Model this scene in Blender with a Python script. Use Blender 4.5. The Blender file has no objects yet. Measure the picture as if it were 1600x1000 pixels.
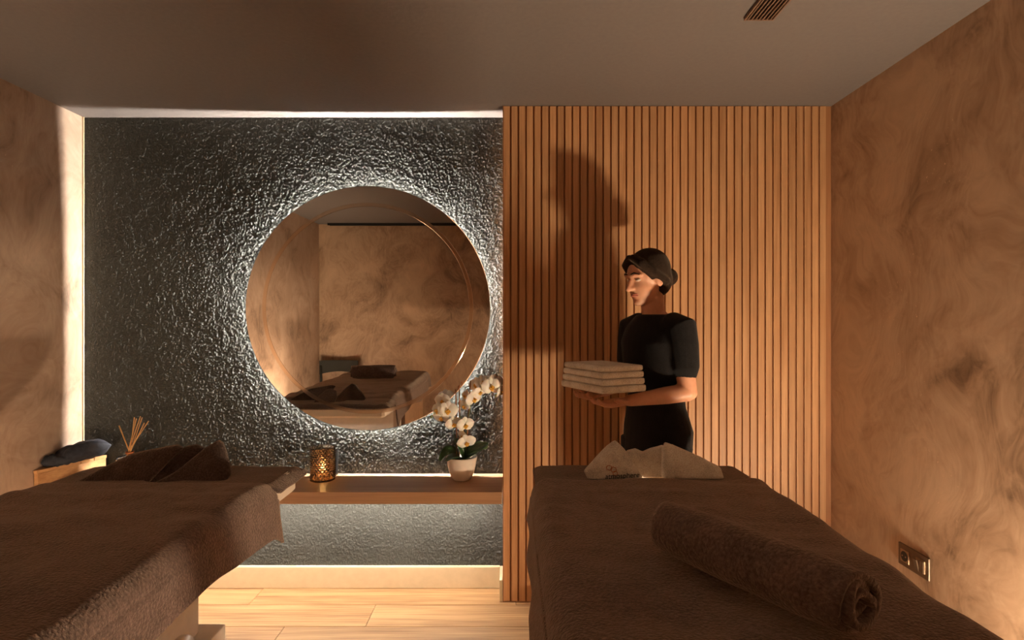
import bpy, bmesh, math, random
import numpy as np
from mathutils import Vector, Matrix

random.seed(7)
SC = bpy.context.scene
COL = SC.collection
PI = math.pi

# ------------------------------------------------------------------ camera
F, CX, CY, EYE = 900.0, 799.0, 498.0, 1.370
cam = bpy.data.cameras.new('camera')
cam.sensor_width = 36.0
cam.lens = 36.0 * F / 1600.0
cam.shift_x = (800 - CX) / 1600.0
cam.shift_y = (CY - 500) / 1600.0
cam.clip_start = 0.02
cam_o = bpy.data.objects.new('camera', cam)
cam_o.location = (0, 0, EYE)
cam_o.rotation_euler = (PI / 2, 0, 0)
COL.objects.link(cam_o)
SC.camera = cam_o

# ------------------------------------------------------------------ room frame (metres)
H = 2.400
Y_SLAT = 2.784          # face of the slatted panel
Y_WALL = 2.952          # face of the rough wall
X_L, X_R = -2.188, 1.550
Y_REAR = -0.75
X_BOX = -0.037          # left end of the slatted panel
Z_SHELF, Y_SHELF = 0.580, 2.624

def at(x, y, Y):
    """photo pixel -> point at depth Y"""
    return Vector(((x - CX) * Y / F, Y, EYE - (y - CY) * Y / F))

# ------------------------------------------------------------------ world, lights, exposure
w = bpy.data.worlds.new('world'); SC.world = w
w.use_nodes = True
w.node_tree.nodes['Background'].inputs[0].default_value = (0, 0, 0, 1)
w.node_tree.nodes['Background'].inputs[1].default_value = 0.0
SC.view_settings.view_transform = 'Standard'
SC.view_settings.look = 'None'
SC.view_settings.gamma = 1.0
SC.view_settings.use_curve_mapping = False
SC.view_settings.exposure = 0.45

WARM = (1.0, 0.77, 0.53)
def area(name, loc, sx, sy, power, col, direction):
    l = bpy.data.lights.new(name, 'AREA'); l.shape = 'RECTANGLE'
    l.size = sx; l.size_y = sy; l.energy = power; l.color = col
    o = bpy.data.objects.new(name, l); o.location = loc
    o.rotation_euler = Vector(direction).to_track_quat('-Z', 'Y').to_euler()
    COL.objects.link(o)
    return o
# floor-level strip lamps between each bed and its wall
area('floor_strip_light_right', (1.460, 1.25, 0.035), 0.09, 2.5, 520.0, WARM, (-0.25, 0, 1))
area('floor_strip_light_left', (-2.040, 0.80, 0.035), 0.03, 2.2, 110.0, WARM, (-0.5, 0, 0.85))
LED_RING = 1800.0       # emission of the ring behind the mirror
LED_SHELF = 165.0      # emission of the strip under the wall shelf

# ------------------------------------------------------------------ helpers: materials
def new_mat(name):
    m = bpy.data.materials.new(name); m.use_nodes = True
    nt = m.node_tree
    return m, nt, nt.nodes['Principled BSDF']

def N(nt, t, **kw):
    n = nt.nodes.new(t)
    for k, v in kw.items():
        if k.startswith('i_'):
            n.inputs[k[2:].replace('_', ' ')].default_value = v
        else:
            setattr(n, k, v)
    return n

def ramp(nt, stops):
    r = nt.nodes.new('ShaderNodeValToRGB')
    el = r.color_ramp.elements
    while len(el) > 1: el.remove(el[-1])
    el[0].position = stops[0][0]; el[0].color = (*stops[0][1], 1)
    for p, c in stops[1:]:
        e = el.new(p); e.color = (*c, 1)
    return r

def srgb(r, g, b):
    return tuple(((c / 255) / 12.92 if c / 255 <= .04045 else ((c / 255 + .055) / 1.055) ** 2.4) for c in (r, g, b))

def coords(nt, scale=(1, 1, 1), rnd=False):
    tc = N(nt, 'ShaderNodeTexCoord'); mp = N(nt, 'ShaderNodeMapping')
    mp.inputs['Scale'].default_value = scale
    nt.links.new(tc.outputs['Object'], mp.inputs[0])
    if rnd:
        oi = N(nt, 'ShaderNodeObjectInfo'); mu = N(nt, 'ShaderNodeMath', operation='MULTIPLY')
        mu.inputs[1].default_value = 37.0
        nt.links.new(oi.outputs['Random'], mu.inputs[0])
        cb = N(nt, 'ShaderNodeCombineXYZ')
        for i in range(3): nt.links.new(mu.outputs[0], cb.inputs[i])
        nt.links.new(cb.outputs[0], mp.inputs['Location'])
    return mp.outputs[0]

def plain(name, c, rough=0.5, metal=0.0, spec=0.5, bump=None, var=0.0, coat=0.0):
    m, nt, p = new_mat(name)
    p.inputs['Base Color'].default_value = (*c, 1)
    p.inputs['Roughness'].default_value = rough
    p.inputs['Metallic'].default_value = metal
    p.inputs['Specular IOR Level'].default_value = spec
    p.inputs['Coat Weight'].default_value = coat
    co = coords(nt)
    n = N(nt, 'ShaderNodeTexNoise'); n.inputs['Scale'].default_value = bump[0] if bump else 30
    n.inputs['Detail'].default_value = 4
    nt.links.new(co, n.inputs['Vector'])
    v = max(var, 0.05)
    r = ramp(nt, [(0.3, tuple(x * (1 - v) for x in c)), (0.7, tuple(min(1, x * (1 + v)) for x in c))])
    nt.links.new(n.outputs['Fac'], r.inputs[0]); nt.links.new(r.outputs[0], p.inputs['Base Color'])
    if bump:
        b = N(nt, 'ShaderNodeBump'); b.inputs['Strength'].default_value = bump[1]; b.inputs['Distance'].default_value = bump[2]
        nt.links.new(n.outputs['Fac'], b.inputs['Height']); nt.links.new(b.outputs[0], p.inputs['Normal'])
    return m

def emit(name, c, s):
    m, nt, p = new_mat(name)
    p.inputs['Base Color'].default_value = (*c, 1)
    p.inputs['Emission Color'].default_value = (*c, 1)
    p.inputs['Emission Strength'].default_value = s
    return m

def plaster(name, dark, mid, light, seed):
    m, nt, p = new_mat(name)
    L = nt.links.new
    co = coords(nt)
    mp = N(nt, 'ShaderNodeMapping'); mp.inputs['Location'].default_value = (seed, seed * 1.7, seed * .3)
    L(co, mp.inputs[0])
    # slow warp that bends the trowel marks into arcs
    wn = N(nt, 'ShaderNodeTexNoise'); wn.inputs['Scale'].default_value = 1.6; wn.inputs['Detail'].default_value = 2
    L(mp.outputs[0], wn.inputs['Vector'])
    sb = N(nt, 'ShaderNodeVectorMath', operation='SUBTRACT'); sb.inputs[1].default_value = (.5, .5, .5)
    L(wn.outputs['Color'], sb.inputs[0])
    scl = N(nt, 'ShaderNodeVectorMath', operation='SCALE'); scl.inputs['Scale'].default_value = 0.9
    L(sb.outputs[0], scl.inputs[0])
    ad = N(nt, 'ShaderNodeVectorMath', operation='ADD'); L(mp.outputs[0], ad.inputs[0]); L(scl.outputs[0], ad.inputs[1])
    big = N(nt, 'ShaderNodeTexNoise'); big.inputs['Scale'].default_value = 1.1; big.inputs['Detail'].default_value = 8
    big.inputs['Roughness'].default_value = .58; big.inputs['Distortion'].default_value = 0.9
    L(ad.outputs[0], big.inputs['Vector'])
    med = N(nt, 'ShaderNodeTexNoise'); med.inputs['Scale'].default_value = 2.9; med.inputs['Detail'].default_value = 9
    med.inputs['Roughness'].default_value = .62; med.inputs['Distortion'].default_value = .8
    L(ad.outputs[0], med.inputs['Vector'])
    # fine streaks of the trowel
    mp2 = N(nt, 'ShaderNodeMapping'); mp2.inputs['Scale'].default_value = (9, 9, 2.2); mp2.inputs['Rotation'].default_value = (.5, .4, .3)
    L(ad.outputs[0], mp2.inputs[0])
    st = N(nt, 'ShaderNodeTexNoise'); st.inputs['Scale'].default_value = 3; st.inputs['Detail'].default_value = 7; st.inputs['Distortion'].default_value = 1.0
    L(mp2.outputs[0], st.inputs['Vector'])
    m1 = N(nt, 'ShaderNodeMix', data_type='FLOAT'); m1.inputs[0].default_value = .45
    L(big.outputs['Fac'], m1.inputs[2]); L(med.outputs['Fac'], m1.inputs[3])
    m2 = N(nt, 'ShaderNodeMix', data_type='FLOAT'); m2.inputs[0].default_value = .17
    L(m1.outputs[0], m2.inputs[2]); L(st.outputs['Fac'], m2.inputs[3])
    r = ramp(nt, [(.37, dark), (.46, mid), (.55, light), (.66, tuple(min(1, x * 1.22) for x in light))])
    L(m2.outputs[0], r.inputs[0])
    # pale chips
    sp = N(nt, 'ShaderNodeTexNoise'); sp.inputs['Scale'].default_value = 90; sp.inputs['Detail'].default_value = 2
    L(mp.outputs[0], sp.inputs['Vector'])
    spr = ramp(nt, [(.70, (0, 0, 0)), (.76, (1, 1, 1))]); L(sp.outputs['Fac'], spr.inputs[0])
    area_n = N(nt, 'ShaderNodeTexNoise'); area_n.inputs['Scale'].default_value = 2.6; L(mp.outputs[0], area_n.inputs['Vector'])
    ar = ramp(nt, [(.55, (0, 0, 0)), (.66, (1, 1, 1))]); L(area_n.outputs['Fac'], ar.inputs[0])
    mul = N(nt, 'ShaderNodeMath', operation='MULTIPLY'); L(spr.outputs[0], mul.inputs[0]); L(ar.outputs[0], mul.inputs[1])
    mul2 = N(nt, 'ShaderNodeMath', operation='MULTIPLY'); L(mul.outputs[0], mul2.inputs[0]); mul2.inputs[1].default_value = .6
    mx = N(nt, 'ShaderNodeMix', data_type='RGBA'); mx.inputs[7].default_value = (*tuple(min(1, x * 1.9) for x in light), 1)
    L(mul2.outputs[0], mx.inputs[0]); L(r.outputs[0], mx.inputs[6])
    L(mx.outputs[2], p.inputs['Base Color'])
    rr = N(nt, 'ShaderNodeMapRange'); rr.inputs['To Min'].default_value = .42; rr.inputs['To Max'].default_value = .72
    L(med.outputs['Fac'], rr.inputs[0]); L(rr.outputs[0], p.inputs['Roughness'])
    b = N(nt, 'ShaderNodeBump'); b.inputs['Strength'].default_value = .35; b.inputs['Distance'].default_value = .008
    L(m2.outputs[0], b.inputs['Height']); L(b.outputs[0], p.inputs['Normal'])
    return m

def wood(name, dark, light, axis='Z', scale=1.0, rough=.5, rnd=True, bump=.15, contrast=1.0):
    m, nt, p = new_mat(name)
    L = nt.links.new
    s = {'X': (1.2, 26, 26), 'Y': (26, 1.2, 26), 'Z': (26, 26, 1.2)}[axis]
    co = coords(nt, tuple(x * scale for x in s), rnd)
    n1 = N(nt, 'ShaderNodeTexNoise'); n1.inputs['Scale'].default_value = 1.0; n1.inputs['Detail'].default_value = 6; n1.inputs['Distortion'].default_value = .7
    L(co, n1.inputs['Vector'])
    s2 = {'X': (.6, 4, 4), 'Y': (4, .6, 4), 'Z': (4, 4, .6)}[axis]
    co2 = coords(nt, tuple(x * scale for x in s2), rnd)
    n2 = N(nt, 'ShaderNodeTexNoise'); n2.inputs['Scale'].default_value = 1.3; n2.inputs['Detail'].default_value = 5; n2.inputs['Distortion'].default_value = 1.4
    L(co2, n2.inputs['Vector'])
    s3 = {'X': (4, 160, 160), 'Y': (160, 4, 160), 'Z': (160, 160, 4)}[axis]
    co3 = coords(nt, s3, rnd)
    n3 = N(nt, 'ShaderNodeTexNoise'); n3.inputs['Scale'].default_value = 1.0; n3.inputs['Detail'].default_value = 2
    L(co3, n3.inputs['Vector'])
    mx = N(nt, 'ShaderNodeMix', data_type='FLOAT'); mx.inputs[0].default_value = .4
    L(n1.outputs['Fac'], mx.inputs[2]); L(n2.outputs['Fac'], mx.inputs[3])
    mx2 = N(nt, 'ShaderNodeMix', data_type='FLOAT'); mx2.inputs[0].default_value = .3
    L(mx.outputs[0], mx2.inputs[2]); L(n3.outputs['Fac'], mx2.inputs[3])
    d = .16 / contrast
    r = ramp(nt, [(.5 - d, dark), (.5, tuple((a + b) / 2 for a, b in zip(dark, light))), (.5 + d, light)])
    L(mx2.outputs[0], r.inputs[0])
    if rnd:
        oi = N(nt, 'ShaderNodeObjectInfo'); mr = N(nt, 'ShaderNodeMapRange'); mr.inputs['To Min'].default_value = .86; mr.inputs['To Max'].default_value = 1.1
        L(oi.outputs['Random'], mr.inputs[0])
        vm = N(nt, 'ShaderNodeVectorMath', operation='SCALE'); L(r.outputs[0], vm.inputs[0]); L(mr.outputs[0], vm.inputs['Scale'])
        L(vm.outputs[0], p.inputs['Base Color'])
    else:
        L(r.outputs[0], p.inputs['Base Color'])
    p.inputs['Roughness'].default_value = rough
    b = N(nt, 'ShaderNodeBump'); b.inputs['Strength'].default_value = bump; b.inputs['Distance'].default_value = .002
    L(mx2.outputs[0], b.inputs['Height']); L(b.outputs[0], p.inputs['Normal'])
    return m

def terry(name, c, sheen=.5, scale=260, depth=.006, tint=(1, .8, .62)):
    m, nt, p = new_mat(name)
    L = nt.links.new
    co = coords(nt)
    n = N(nt, 'ShaderNodeTexNoise'); n.inputs['Scale'].default_value = scale; n.inputs['Detail'].default_value = 3
    L(co, n.inputs['Vector'])
    n2 = N(nt, 'ShaderNodeTexNoise'); n2.inputs['Scale'].default_value = 22; n2.inputs['Detail'].default_value = 5
    L(co, n2.inputs['Vector'])
    mx = N(nt, 'ShaderNodeMix', data_type='FLOAT'); mx.inputs[0].default_value = .35
    L(n.outputs['Fac'], mx.inputs[2]); L(n2.outputs['Fac'], mx.inputs[3])
    r = ramp(nt, [(.34, tuple(x * .55 for x in c)), (.52, c), (.68, tuple(min(1, x * 1.5) for x in c))])
    L(mx.outputs[0], r.inputs[0]); L(r.outputs[0], p.inputs['Base Color'])
    p.inputs['Roughness'].default_value = .95
    p.inputs['Specular IOR Level'].default_value = .1
    p.inputs['Sheen Weight'].default_value = sheen
    p.inputs['Sheen Roughness'].default_value = .45
    p.inputs['Sheen Tint'].default_value = (*tint, 1)
    b = N(nt, 'ShaderNodeBump'); b.inputs['Strength'].default_value = .7; b.inputs['Distance'].default_value = depth
    L(mx.outputs[0], b.inputs['Height']); L(b.outputs[0], p.inputs['Normal'])
    return m

def glass_mat(name, c, rough=.03, ior=1.45, alpha_mix=None):
    m, nt, p = new_mat(name)
    p.inputs['Base Color'].default_value = (*c, 1)
    p.inputs['Transmission Weight'].default_value = 1.0
    p.inputs['Roughness'].default_value = rough
    p.inputs['IOR'].default_value = ior
    return m

# ------------------------------------------------------------------ helpers: meshes
def link(name, me, mat=None, parent=None, smooth=False):
    if mat is not None:
        me.materials.clear(); me.materials.append(mat)
    if smooth:
        me.polygons.foreach_set('use_smooth', [True] * len(me.polygons))
    o = bpy.data.objects.new(name, me); COL.objects.link(o)
    if parent is not None: o.parent = parent
    return o

def bm_obj(name, bm, mat=None, parent=None, smooth=False):
    bmesh.ops.recalc_face_normals(bm, faces=bm.faces)
    me = bpy.data.meshes.new(name); bm.to_mesh(me); bm.free()
    return link(name, me, mat, parent, smooth)

def pyd(name, v, f, mat=None, parent=None, smooth=False):
    me = bpy.data.meshes.new(name); me.from_pydata([tuple(x) for x in v], [], f); me.update()
    return link(name, me, mat, parent, smooth)

def box_bm(x0, x1, y0, y1, z0, z1, bevel=0.0, seg=2, bm=None):
    b = bmesh.new()
    vs = [b.verts.new((x, y, z)) for x in (x0, x1) for y in (y0, y1) for z in (z0, z1)]
    for f in ((0, 1, 3, 2), (4, 6, 7, 5), (0, 4, 5, 1), (2, 3, 7, 6), (0, 2, 6, 4), (1, 5, 7, 3)):
        b.faces.new([vs[i] for i in f])
    bmesh.ops.recalc_face_normals(b, faces=b.faces)
    if bevel > 0:
        bmesh.ops.bevel(b, geom=list(b.edges), offset=bevel, segments=seg, affect='EDGES', profile=.6)
    if bm is not None:
        me = bpy.data.meshes.new('tmp'); b.to_mesh(me); b.free(); bm.from_mesh(me); bpy.data.meshes.remove(me)
        return bm
    return b

def box(name, x0, x1, y0, y1, z0, z1, mat, parent=None, bevel=0.0, seg=2, smooth=False):
    return bm_obj(name, box_bm(x0, x1, y0, y1, z0, z1, bevel, seg), mat, parent, smooth)

def empty(name, loc=(0, 0, 0)):
    e = bpy.data.objects.new(name, None); e.location = loc; e.empty_display_size = .05
    COL.objects.link(e); return e

def tag(o, label, cat, group=None, kind=None):
    o['label'] = label; o['category'] = cat
    if group: o['group'] = group
    if kind: o['kind'] = kind
    return o

def adopt(o, parent):
    """parent while keeping world place (parents are unrotated empties)"""
    o.parent = parent
    o.location = o.location - parent.location
    return o

def lathe(profile, seg=40, fn=None):
    v, f = [], []
    n = len(profile)
    for i in range(seg):
        a = 2 * PI * i / seg
        for j, (r, z) in enumerate(profile):
            rr = r if fn is None else fn(r, z, a, j)
            v.append((rr * math.cos(a), rr * math.sin(a), z))
    for i in range(seg):
        k = (i + 1) % seg
        for j in range(n - 1):
            f.append((i * n + j, k * n + j, k * n + j + 1, i * n + j + 1))
    return v, f

def tube_data(pts, radii, seg=12, cap=True, flat=None):
    """loft along pts; rounded ends. flat: (vector, factor) squashes the section along vector"""
    pts = [Vector(p) for p in pts]
    P, R = list(pts), list(radii)
    if cap:
        d0 = (P[0] - P[1]).normalized(); d1 = (P[-1] - P[-2]).normalized()
        r0, r1 = R[0], R[-1]
        P = [P[0] + d0 * r0 * .98, P[0] + d0 * r0 * .75] + P + [P[-1] + d1 * r1 * .75, P[-1] + d1 * r1 * .98]
        R = [r0 * .2, r0 * .68] + R + [r1 * .68, r1 * .2]
    v, f = [], []
    ref = None
    for i, p in enumerate(P):
        t = (P[min(i + 1, len(P) - 1)] - P[max(i - 1, 0)]).normalized()
        if ref is None:
            ref = t.orthogonal().normalized()
        ref = (ref - t * ref.dot(t)).normalized()
        bn = t.cross(ref)
        for k in range(seg):
            a = 2 * PI * k / seg
            off = (ref * math.cos(a) + bn * math.sin(a)) * R[i]
            if flat:
                fv, ff = flat
                off = off - fv * off.dot(fv) * (1 - ff)
            v.append(p + off)
    for i in range(len(P) - 1):
        for k in range(seg):
            k2 = (k + 1) % seg
            f.append((i * seg + k, i * seg + k2, (i + 1) * seg + k2, (i + 1) * seg + k))
    f.append(tuple(range(seg))[::-1]); f.append(tuple(range((len(P) - 1) * seg, len(P) * seg)))
    return v, f

def tube(name, pts, radii, mat, parent=None, seg=10, cap=True, flat=None):
    v, f = tube_data(pts, radii, seg, cap, flat)
    return pyd(name, v, f, mat, parent, True)

def vnoise(x, y, seed=0):
    """smooth value noise on numpy arrays, -1..1"""
    rs = np.random.RandomState(seed); T = rs.rand(64, 64) * 2 - 1
    xi = np.floor(x).astype(int); yi = np.floor(y).astype(int)
    fx = x - xi; fy = y - yi
    fx = fx * fx * (3 - 2 * fx); fy = fy * fy * (3 - 2 * fy)
    g = lambda a, b: T[a % 64, b % 64]
    return (g(xi, yi) * (1 - fx) + g(xi + 1, yi) * fx) * (1 - fy) + (g(xi, yi + 1) * (1 - fx) + g(xi + 1, yi + 1) * fx) * fy

def fast_mesh(me, v, f):
    me.vertices.add(len(v)); me.vertices.foreach_set('co', np.asarray(v, dtype=np.float32).ravel())
    me.loops.add(f.size); me.loops.foreach_set('vertex_index', f.astype(np.int32).ravel())
    me.polygons.add(len(f)); me.polygons.foreach_set('loop_start', np.arange(0, f.size, f.shape[1], dtype=np.int32))
    me.update(calc_edges=True); me.validate()

def grid_faces(nu, nv):
    return [(i * nv + j, (i + 1) * nv + j, (i + 1) * nv + j + 1, i * nv + j + 1) for i in range(nu - 1) for j in range(nv - 1)]

def baked(o):
    """apply modifiers without operators"""
    dg = bpy.context.evaluated_depsgraph_get()
    me = bpy.data.meshes.new_from_object(o.evaluated_get(dg))
    old = o.data
    o.modifiers.clear(); o.data = me
    return o

# ------------------------------------------------------------------ materials
M = {}
M['plaster_l'] = plaster('lime_plaster_left', srgb(128, 104, 86), srgb(172, 144, 122), srgb(190, 164, 142), 3.1)
M['plaster_r'] = plaster('lime_plaster_right', srgb(112, 87, 66), srgb(172, 142, 115), srgb(196, 167, 139), 11.4)
M['plaster_b'] = plaster('lime_plaster_rear', srgb(110, 84, 64), srgb(156, 126, 100), srgb(180, 150, 122), 23.7)
M['ceiling'] = plain('ceiling_paint', srgb(104, 96, 91), .75, bump=(55, .18, .004), var=.05)
M['stucco'] = plain('charcoal_stucco', srgb(70, 71, 67), .72, bump=(300, 1.0, .006), var=.45, spec=.25)
M['slat'] = wood('slat_oak', srgb(166, 116, 74), srgb(210, 162, 116), 'Z', 1.0, .5, contrast=1.0)
M['slat_back'] = wood('slat_backing_board', srgb(140, 90, 56), srgb(176, 124, 82), 'Z', 1.0, .6, False)
M['shelf'] = wood('shelf_oak', srgb(138, 102, 74), srgb(182, 142, 106), 'X', .8, .38, contrast=1.0)
M['floor'] = wood('floor_oak', srgb(126, 90, 58), srgb(184, 146, 104), 'X', .45, .45, contrast=1.7)
M['base'] = plain('baseboard_paint', srgb(202, 182, 150), .4)
M['white'] = plain('white_lacquer', srgb(226, 214, 202), .35)
M['cream'] = plain('cream_leatherette', srgb(232, 216, 196), .45, bump=(180, .1, .001))
M['brown'] = terry('brown_terry', srgb(120, 101, 94), .6, 150, .012)
M['brown_d'] = terry('dark_brown_terry', srgb(94, 79, 74), .6, 170, .010)
M['white_t'] = terry('cream_terry', srgb(236, 224, 208), .3, 420, .002)
M['black'] = plain('black_plastic', srgb(26, 25, 24), .4)
M['mirror'], _nt, _p = new_mat('mirror_silver')
_p.inputs['Base Color'].default_value = (.86, .85, .83, 1); _p.inputs['Metallic'].default_value = 1.0; _p.inputs['Roughness'].default_value = .0
M['ring'], _nt, _p = new_mat('mirror_frosted_ring')
_p.inputs['Base Color'].default_value = (.92, .78, .64, 1); _p.inputs['Metallic'].default_value = 1.0; _p.inputs['Roughness'].default_value = .10
M['led_w'] = emit('led_white', (1.0, .94, .86), LED_RING)
M['led_s'] = emit('led_warm_white', (1.0, .88, .74), LED_SHELF)
M['frame_grey'] = plain('grey_metal', srgb(120, 116, 110), .4, .6)
M['vent'] = plain('vent_brown', srgb(112, 84, 66), .5)
M['dark'] = plain('vent_dark', (.006, .005, .005), .9)

# ------------------------------------------------------------------ the room
def floor():
    root = box('floor', X_L, X_R, Y_REAR, Y_WALL, -.10, -.012, plain('floor_joint', srgb(90, 62, 38), .8))
    tag(root, 'warm oak plank floor running under the two massage tables', 'floor', kind='structure')
    pw, pl = .195, 1.28
    meshes = {}
    rows = int(math.ceil((Y_WALL - Y_REAR) / pw))
    for r in range(rows):
        y1 = Y_WALL - r * pw; y0 = max(Y_REAR, y1 - pw + .0025)
        off = [0.35, 1.02, 0.10, 0.72][r % 4]
        x = X_L - off
        while x < X_R:
            a, b = max(X_L, x), min(X_R, x + pl - .002)
            if b - a > .02:
                key = (round(b - a, 3), round(y1 - y0, 3))
                if key not in meshes:
                    bm = box_bm(0, b - a, 0, y1 - y0, -.012, 0, .0012, 1)
                    bmesh.ops.recalc_face_normals(bm, faces=bm.faces)
                    me = bpy.data.meshes.new('plank'); bm.to_mesh(me); bm.free(); me.materials.append(M['floor']); meshes[key] = me
                o = bpy.data.objects.new('plank', meshes[key]); COL.objects.link(o)
                o.location = (a, y0, 0); o.parent = root
            x += pl
floor()
tag(box('ceiling', X_L - .1, X_R + .1, Y_REAR - .1, Y_WALL + .1, H, H + .12, M['ceiling']), 'taupe plastered ceiling with a thin slot vent', 'ceiling', kind='structure')
tag(box('wall_left', X_L - .1, X_L, Y_REAR - .1, Y_WALL + .1, -.1, H, M['plaster_l']), 'mottled brown lime plaster wall on the left', 'wall', kind='structure')
tag(box('wall_right', X_R, X_R + .1, Y_REAR - .1, Y_WALL + .1, -.1, H, M['plaster_r']), 'mottled brown lime plaster wall on the right with power outlet', 'wall', kind='structure')
tag(box('wall_rear', X_L, X_R, Y_REAR - .1, Y_REAR, -.1, H, M['plaster_b']), 'mottled brown plaster wall seen in the round mirror', 'wall', kind='structure')

def rough_wall():
    x0, x1 = X_L, X_BOX + .03
    st = .0029
    nu, nv = int((x1 - x0) / st), int(H / st)
    xs = np.linspace(x0, x1, nu); zs = np.linspace(0, H, nv)
    X, Z = np.meshgrid(xs, zs, indexing='ij')
    wob = vnoise(X * 9, Z * 9, 4) * .5
    n = vnoise(X * 150 + wob, Z * 132, 1) * .65 + vnoise(X * 250, Z * 235 + wob, 2) * .5
    n = np.tanh(2.4 * n) * .75
    big = vnoise(X * 5, Z * 4, 3)
    n = n * (.80 + .35 * big) + vnoise(X * 34, Z * 30, 6) * .22
    dep = np.clip(.5 + .55 * n, 0, 1.25) * .0060
    dep[0, :] = 0; dep[-1, :] = 0
    v = np.stack([X, Y_WALL - dep, Z], -1).reshape(-1, 3)
    me = bpy.data.meshes.new('wall_back')
    f = grid_faces(nu, nv)
    # closed at the back
    b0 = len(v)
    v = np.vstack([v, [(x0, Y_WALL + .1, -.1), (x1, Y_WALL + .1, -.1), (x1, Y_WALL + .1, H), (x0, Y_WALL + .1, H)]])
    f.append((b0, b0 + 1, b0 + 2, b0 + 3))
    fast_mesh(me, v, np.array(f))
    o = link('wall_back', me, M['stucco'], None, False)
    tag(o, 'dark charcoal wall of rough stucco behind the round mirror', 'wall', kind='structure')
rough_wall()

def slat_wall():
    face = Y_SLAT; dep = .0095
    root = box('wall_slatted', X_BOX, X_R, face + dep, Y_WALL + .1, 0, H, M['slat_back'])
    tag(root, 'vertical oak slat wall panel beside the rough charcoal wall', 'wall', kind='structure')
    pitch = 12.05 / F * Y_SLAT; wd = .0290
    bm = box_bm(0, wd, 0, dep, .004, H - .002, .0015, 2)
    bmesh.ops.recalc_face_normals(bm, faces=bm.faces)
    me = bpy.data.meshes.new('slat'); bm.to_mesh(me); bm.free(); me.materials.append(M['slat'])
    n = 0
    while True:
        x = X_BOX + n * pitch
        if x + wd > X_R: break
        o = bpy.data.objects.new('slat', me); COL.objects.link(o)
        o.location = (x, face, 0); o.parent = root
        n += 1
    # thin dark trim closing the end of the panel
    box('end_trim', X_BOX - .004, X_BOX, face + .002, Y_WALL, .0, H, M['slat_back'], root)
slat_wall()

tag(box('baseboard_back', X_L + .001, X_BOX - .022, Y_WALL - .028, Y_WALL - .0005, 0.001, .108, M['base'], None, .002), 'cream baseboard below the rough charcoal wall', 'baseboard', kind='structure')
tag(box('baseboard_slat_end', X_BOX - .021, X_BOX - .0045, Y_SLAT + .002, Y_WALL - .0005, 0.001, .104, M['base'], None, .002), 'short cream baseboard on the end of the slat wall', 'baseboard', kind='structure')
tag(box('trim_1', X_L + .0005, X_L + .007, Y_WALL - .016, Y_WALL - .009, .11, H - .001, M['base']), 'thin pale corner bead between left wall and charcoal wall', 'trim', kind='structure')

# ------------------------------------------------------------------ wall shelf with light strip
def shelf():
    root = empty('wall_shelf', (-1.1, Y_SHELF, Z_SHELF - .055))
    tag(root, 'long oak wall shelf below the round mirror', 'shelf')
    adopt(box('board', X_L + .002, X_BOX - .006, Y_SHELF, Y_WALL - .012, Z_SHELF - .055, Z_SHELF, M['shelf'], None, .0015), root)
    ch = adopt(box('light_channel', X_L + .02, X_BOX - .02, Y_WALL - .155, Y_WALL - .130, Z_SHELF - .063, Z_SHELF - .0552, M['frame_grey']), root)
    st = box('light_strip', X_L + .03, X_BOX - .03, Y_WALL - .150, Y_WALL - .135, Z_SHELF - .0655, Z_SHELF - .0632, M['led_s'])
    st.location = st.location - root.location; st.parent = ch; ch_loc = ch.location.copy(); st.location = -root.location - ch_loc
    st['label'] = 'glowing warm white light strip'
shelf()

# ------------------------------------------------------------------ round mirror
def mirror():
    R = .618; yb = Y_WALL - .042
    c = Vector((-.7245, yb, 1.4225))
    root = empty('round_mirror', c)
    tag(root, 'large round frameless mirror glowing around its rim', 'mirror')
    v, f = lathe([(0, .005), (R - .003, .005), (R, .002), (R, -.004), (0, -.004)], 160)
    rot = Matrix.Rotation(PI / 2, 4, 'X')
    # the lathe axis turned to face the room, tilted very slightly
    tilt = Matrix.Rotation(math.radians(.34), 4, 'X')
    def put(name, v, f, mat, smooth=False):
        vv = [tilt @ rot @ Vector(p) for p in v]
        return pyd(name, vv, f, mat, root, smooth)
    put('mirror_glass', v, f, M['mirror'])
    v, f = lathe([(.513, .0051), (.514, .0056), (.531, .0056), (.532, .0051)], 160)
    r = put('frosted_ring', v, f, M['ring']); r['label'] = 'thin frosted ring on the mirror glass'
    v, f = lathe([(0, -.005), (.445, -.005), (.445, -.030), (0, -.030)], 96)
    put('backing', v, f, M['frame_grey'], False)
    v, f = lathe([(.446, -.017), (.449, -.017), (.449, -.026), (.446, -.026), (.446, -.017)], 128)
    s = put('light_strip', v, f, M['led_w']); s['label'] = 'glowing white light strip behind the glass'
mirror()

# ------------------------------------------------------------------ massage tables
ZT = .815              # top of the upholstery
def holed_slab(outer, inner, z0, z1, bev, drop=None):
    """ring-shaped cushion between two loops of equal count"""
    n = len(outer); v, f = [], []
    def ring(loop, z, s=0.0, c=None):
        i0 = len(v)
        c = Vector((sum(p[0] for p in loop) / n, sum(p[1] for p in loop) / n))
        for p in loop:
            d = Vector(p) - c; L = d.length
            q = c + d * ((L - s) / L)
            v.append((q.x, q.y, z if drop is None else z - drop(q.x, q.y)))
        return i0
    rings = [ring(outer, z0 + bev, 0), ring(outer, z1 - bev, 0), ring(outer, z1 - bev * .3, bev * .3), ring(outer, z1, bev),
             ring(inner, z1, -bev), ring(inner, z1 - bev * .3, -bev * .3), ring(inner, z1 - bev, 0), ring(inner, z0 + bev, 0), ring(inner, z0, -bev), ring(outer, z0, bev)]
    k = len(rings)
    for a in range(k):
        A, B = rings[a], rings[(a + 1) % k]
        for i in range(n):
            j = (i + 1) % n
            f.append((A + i, A + j, B + j, B + i))
    return v, f

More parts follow.
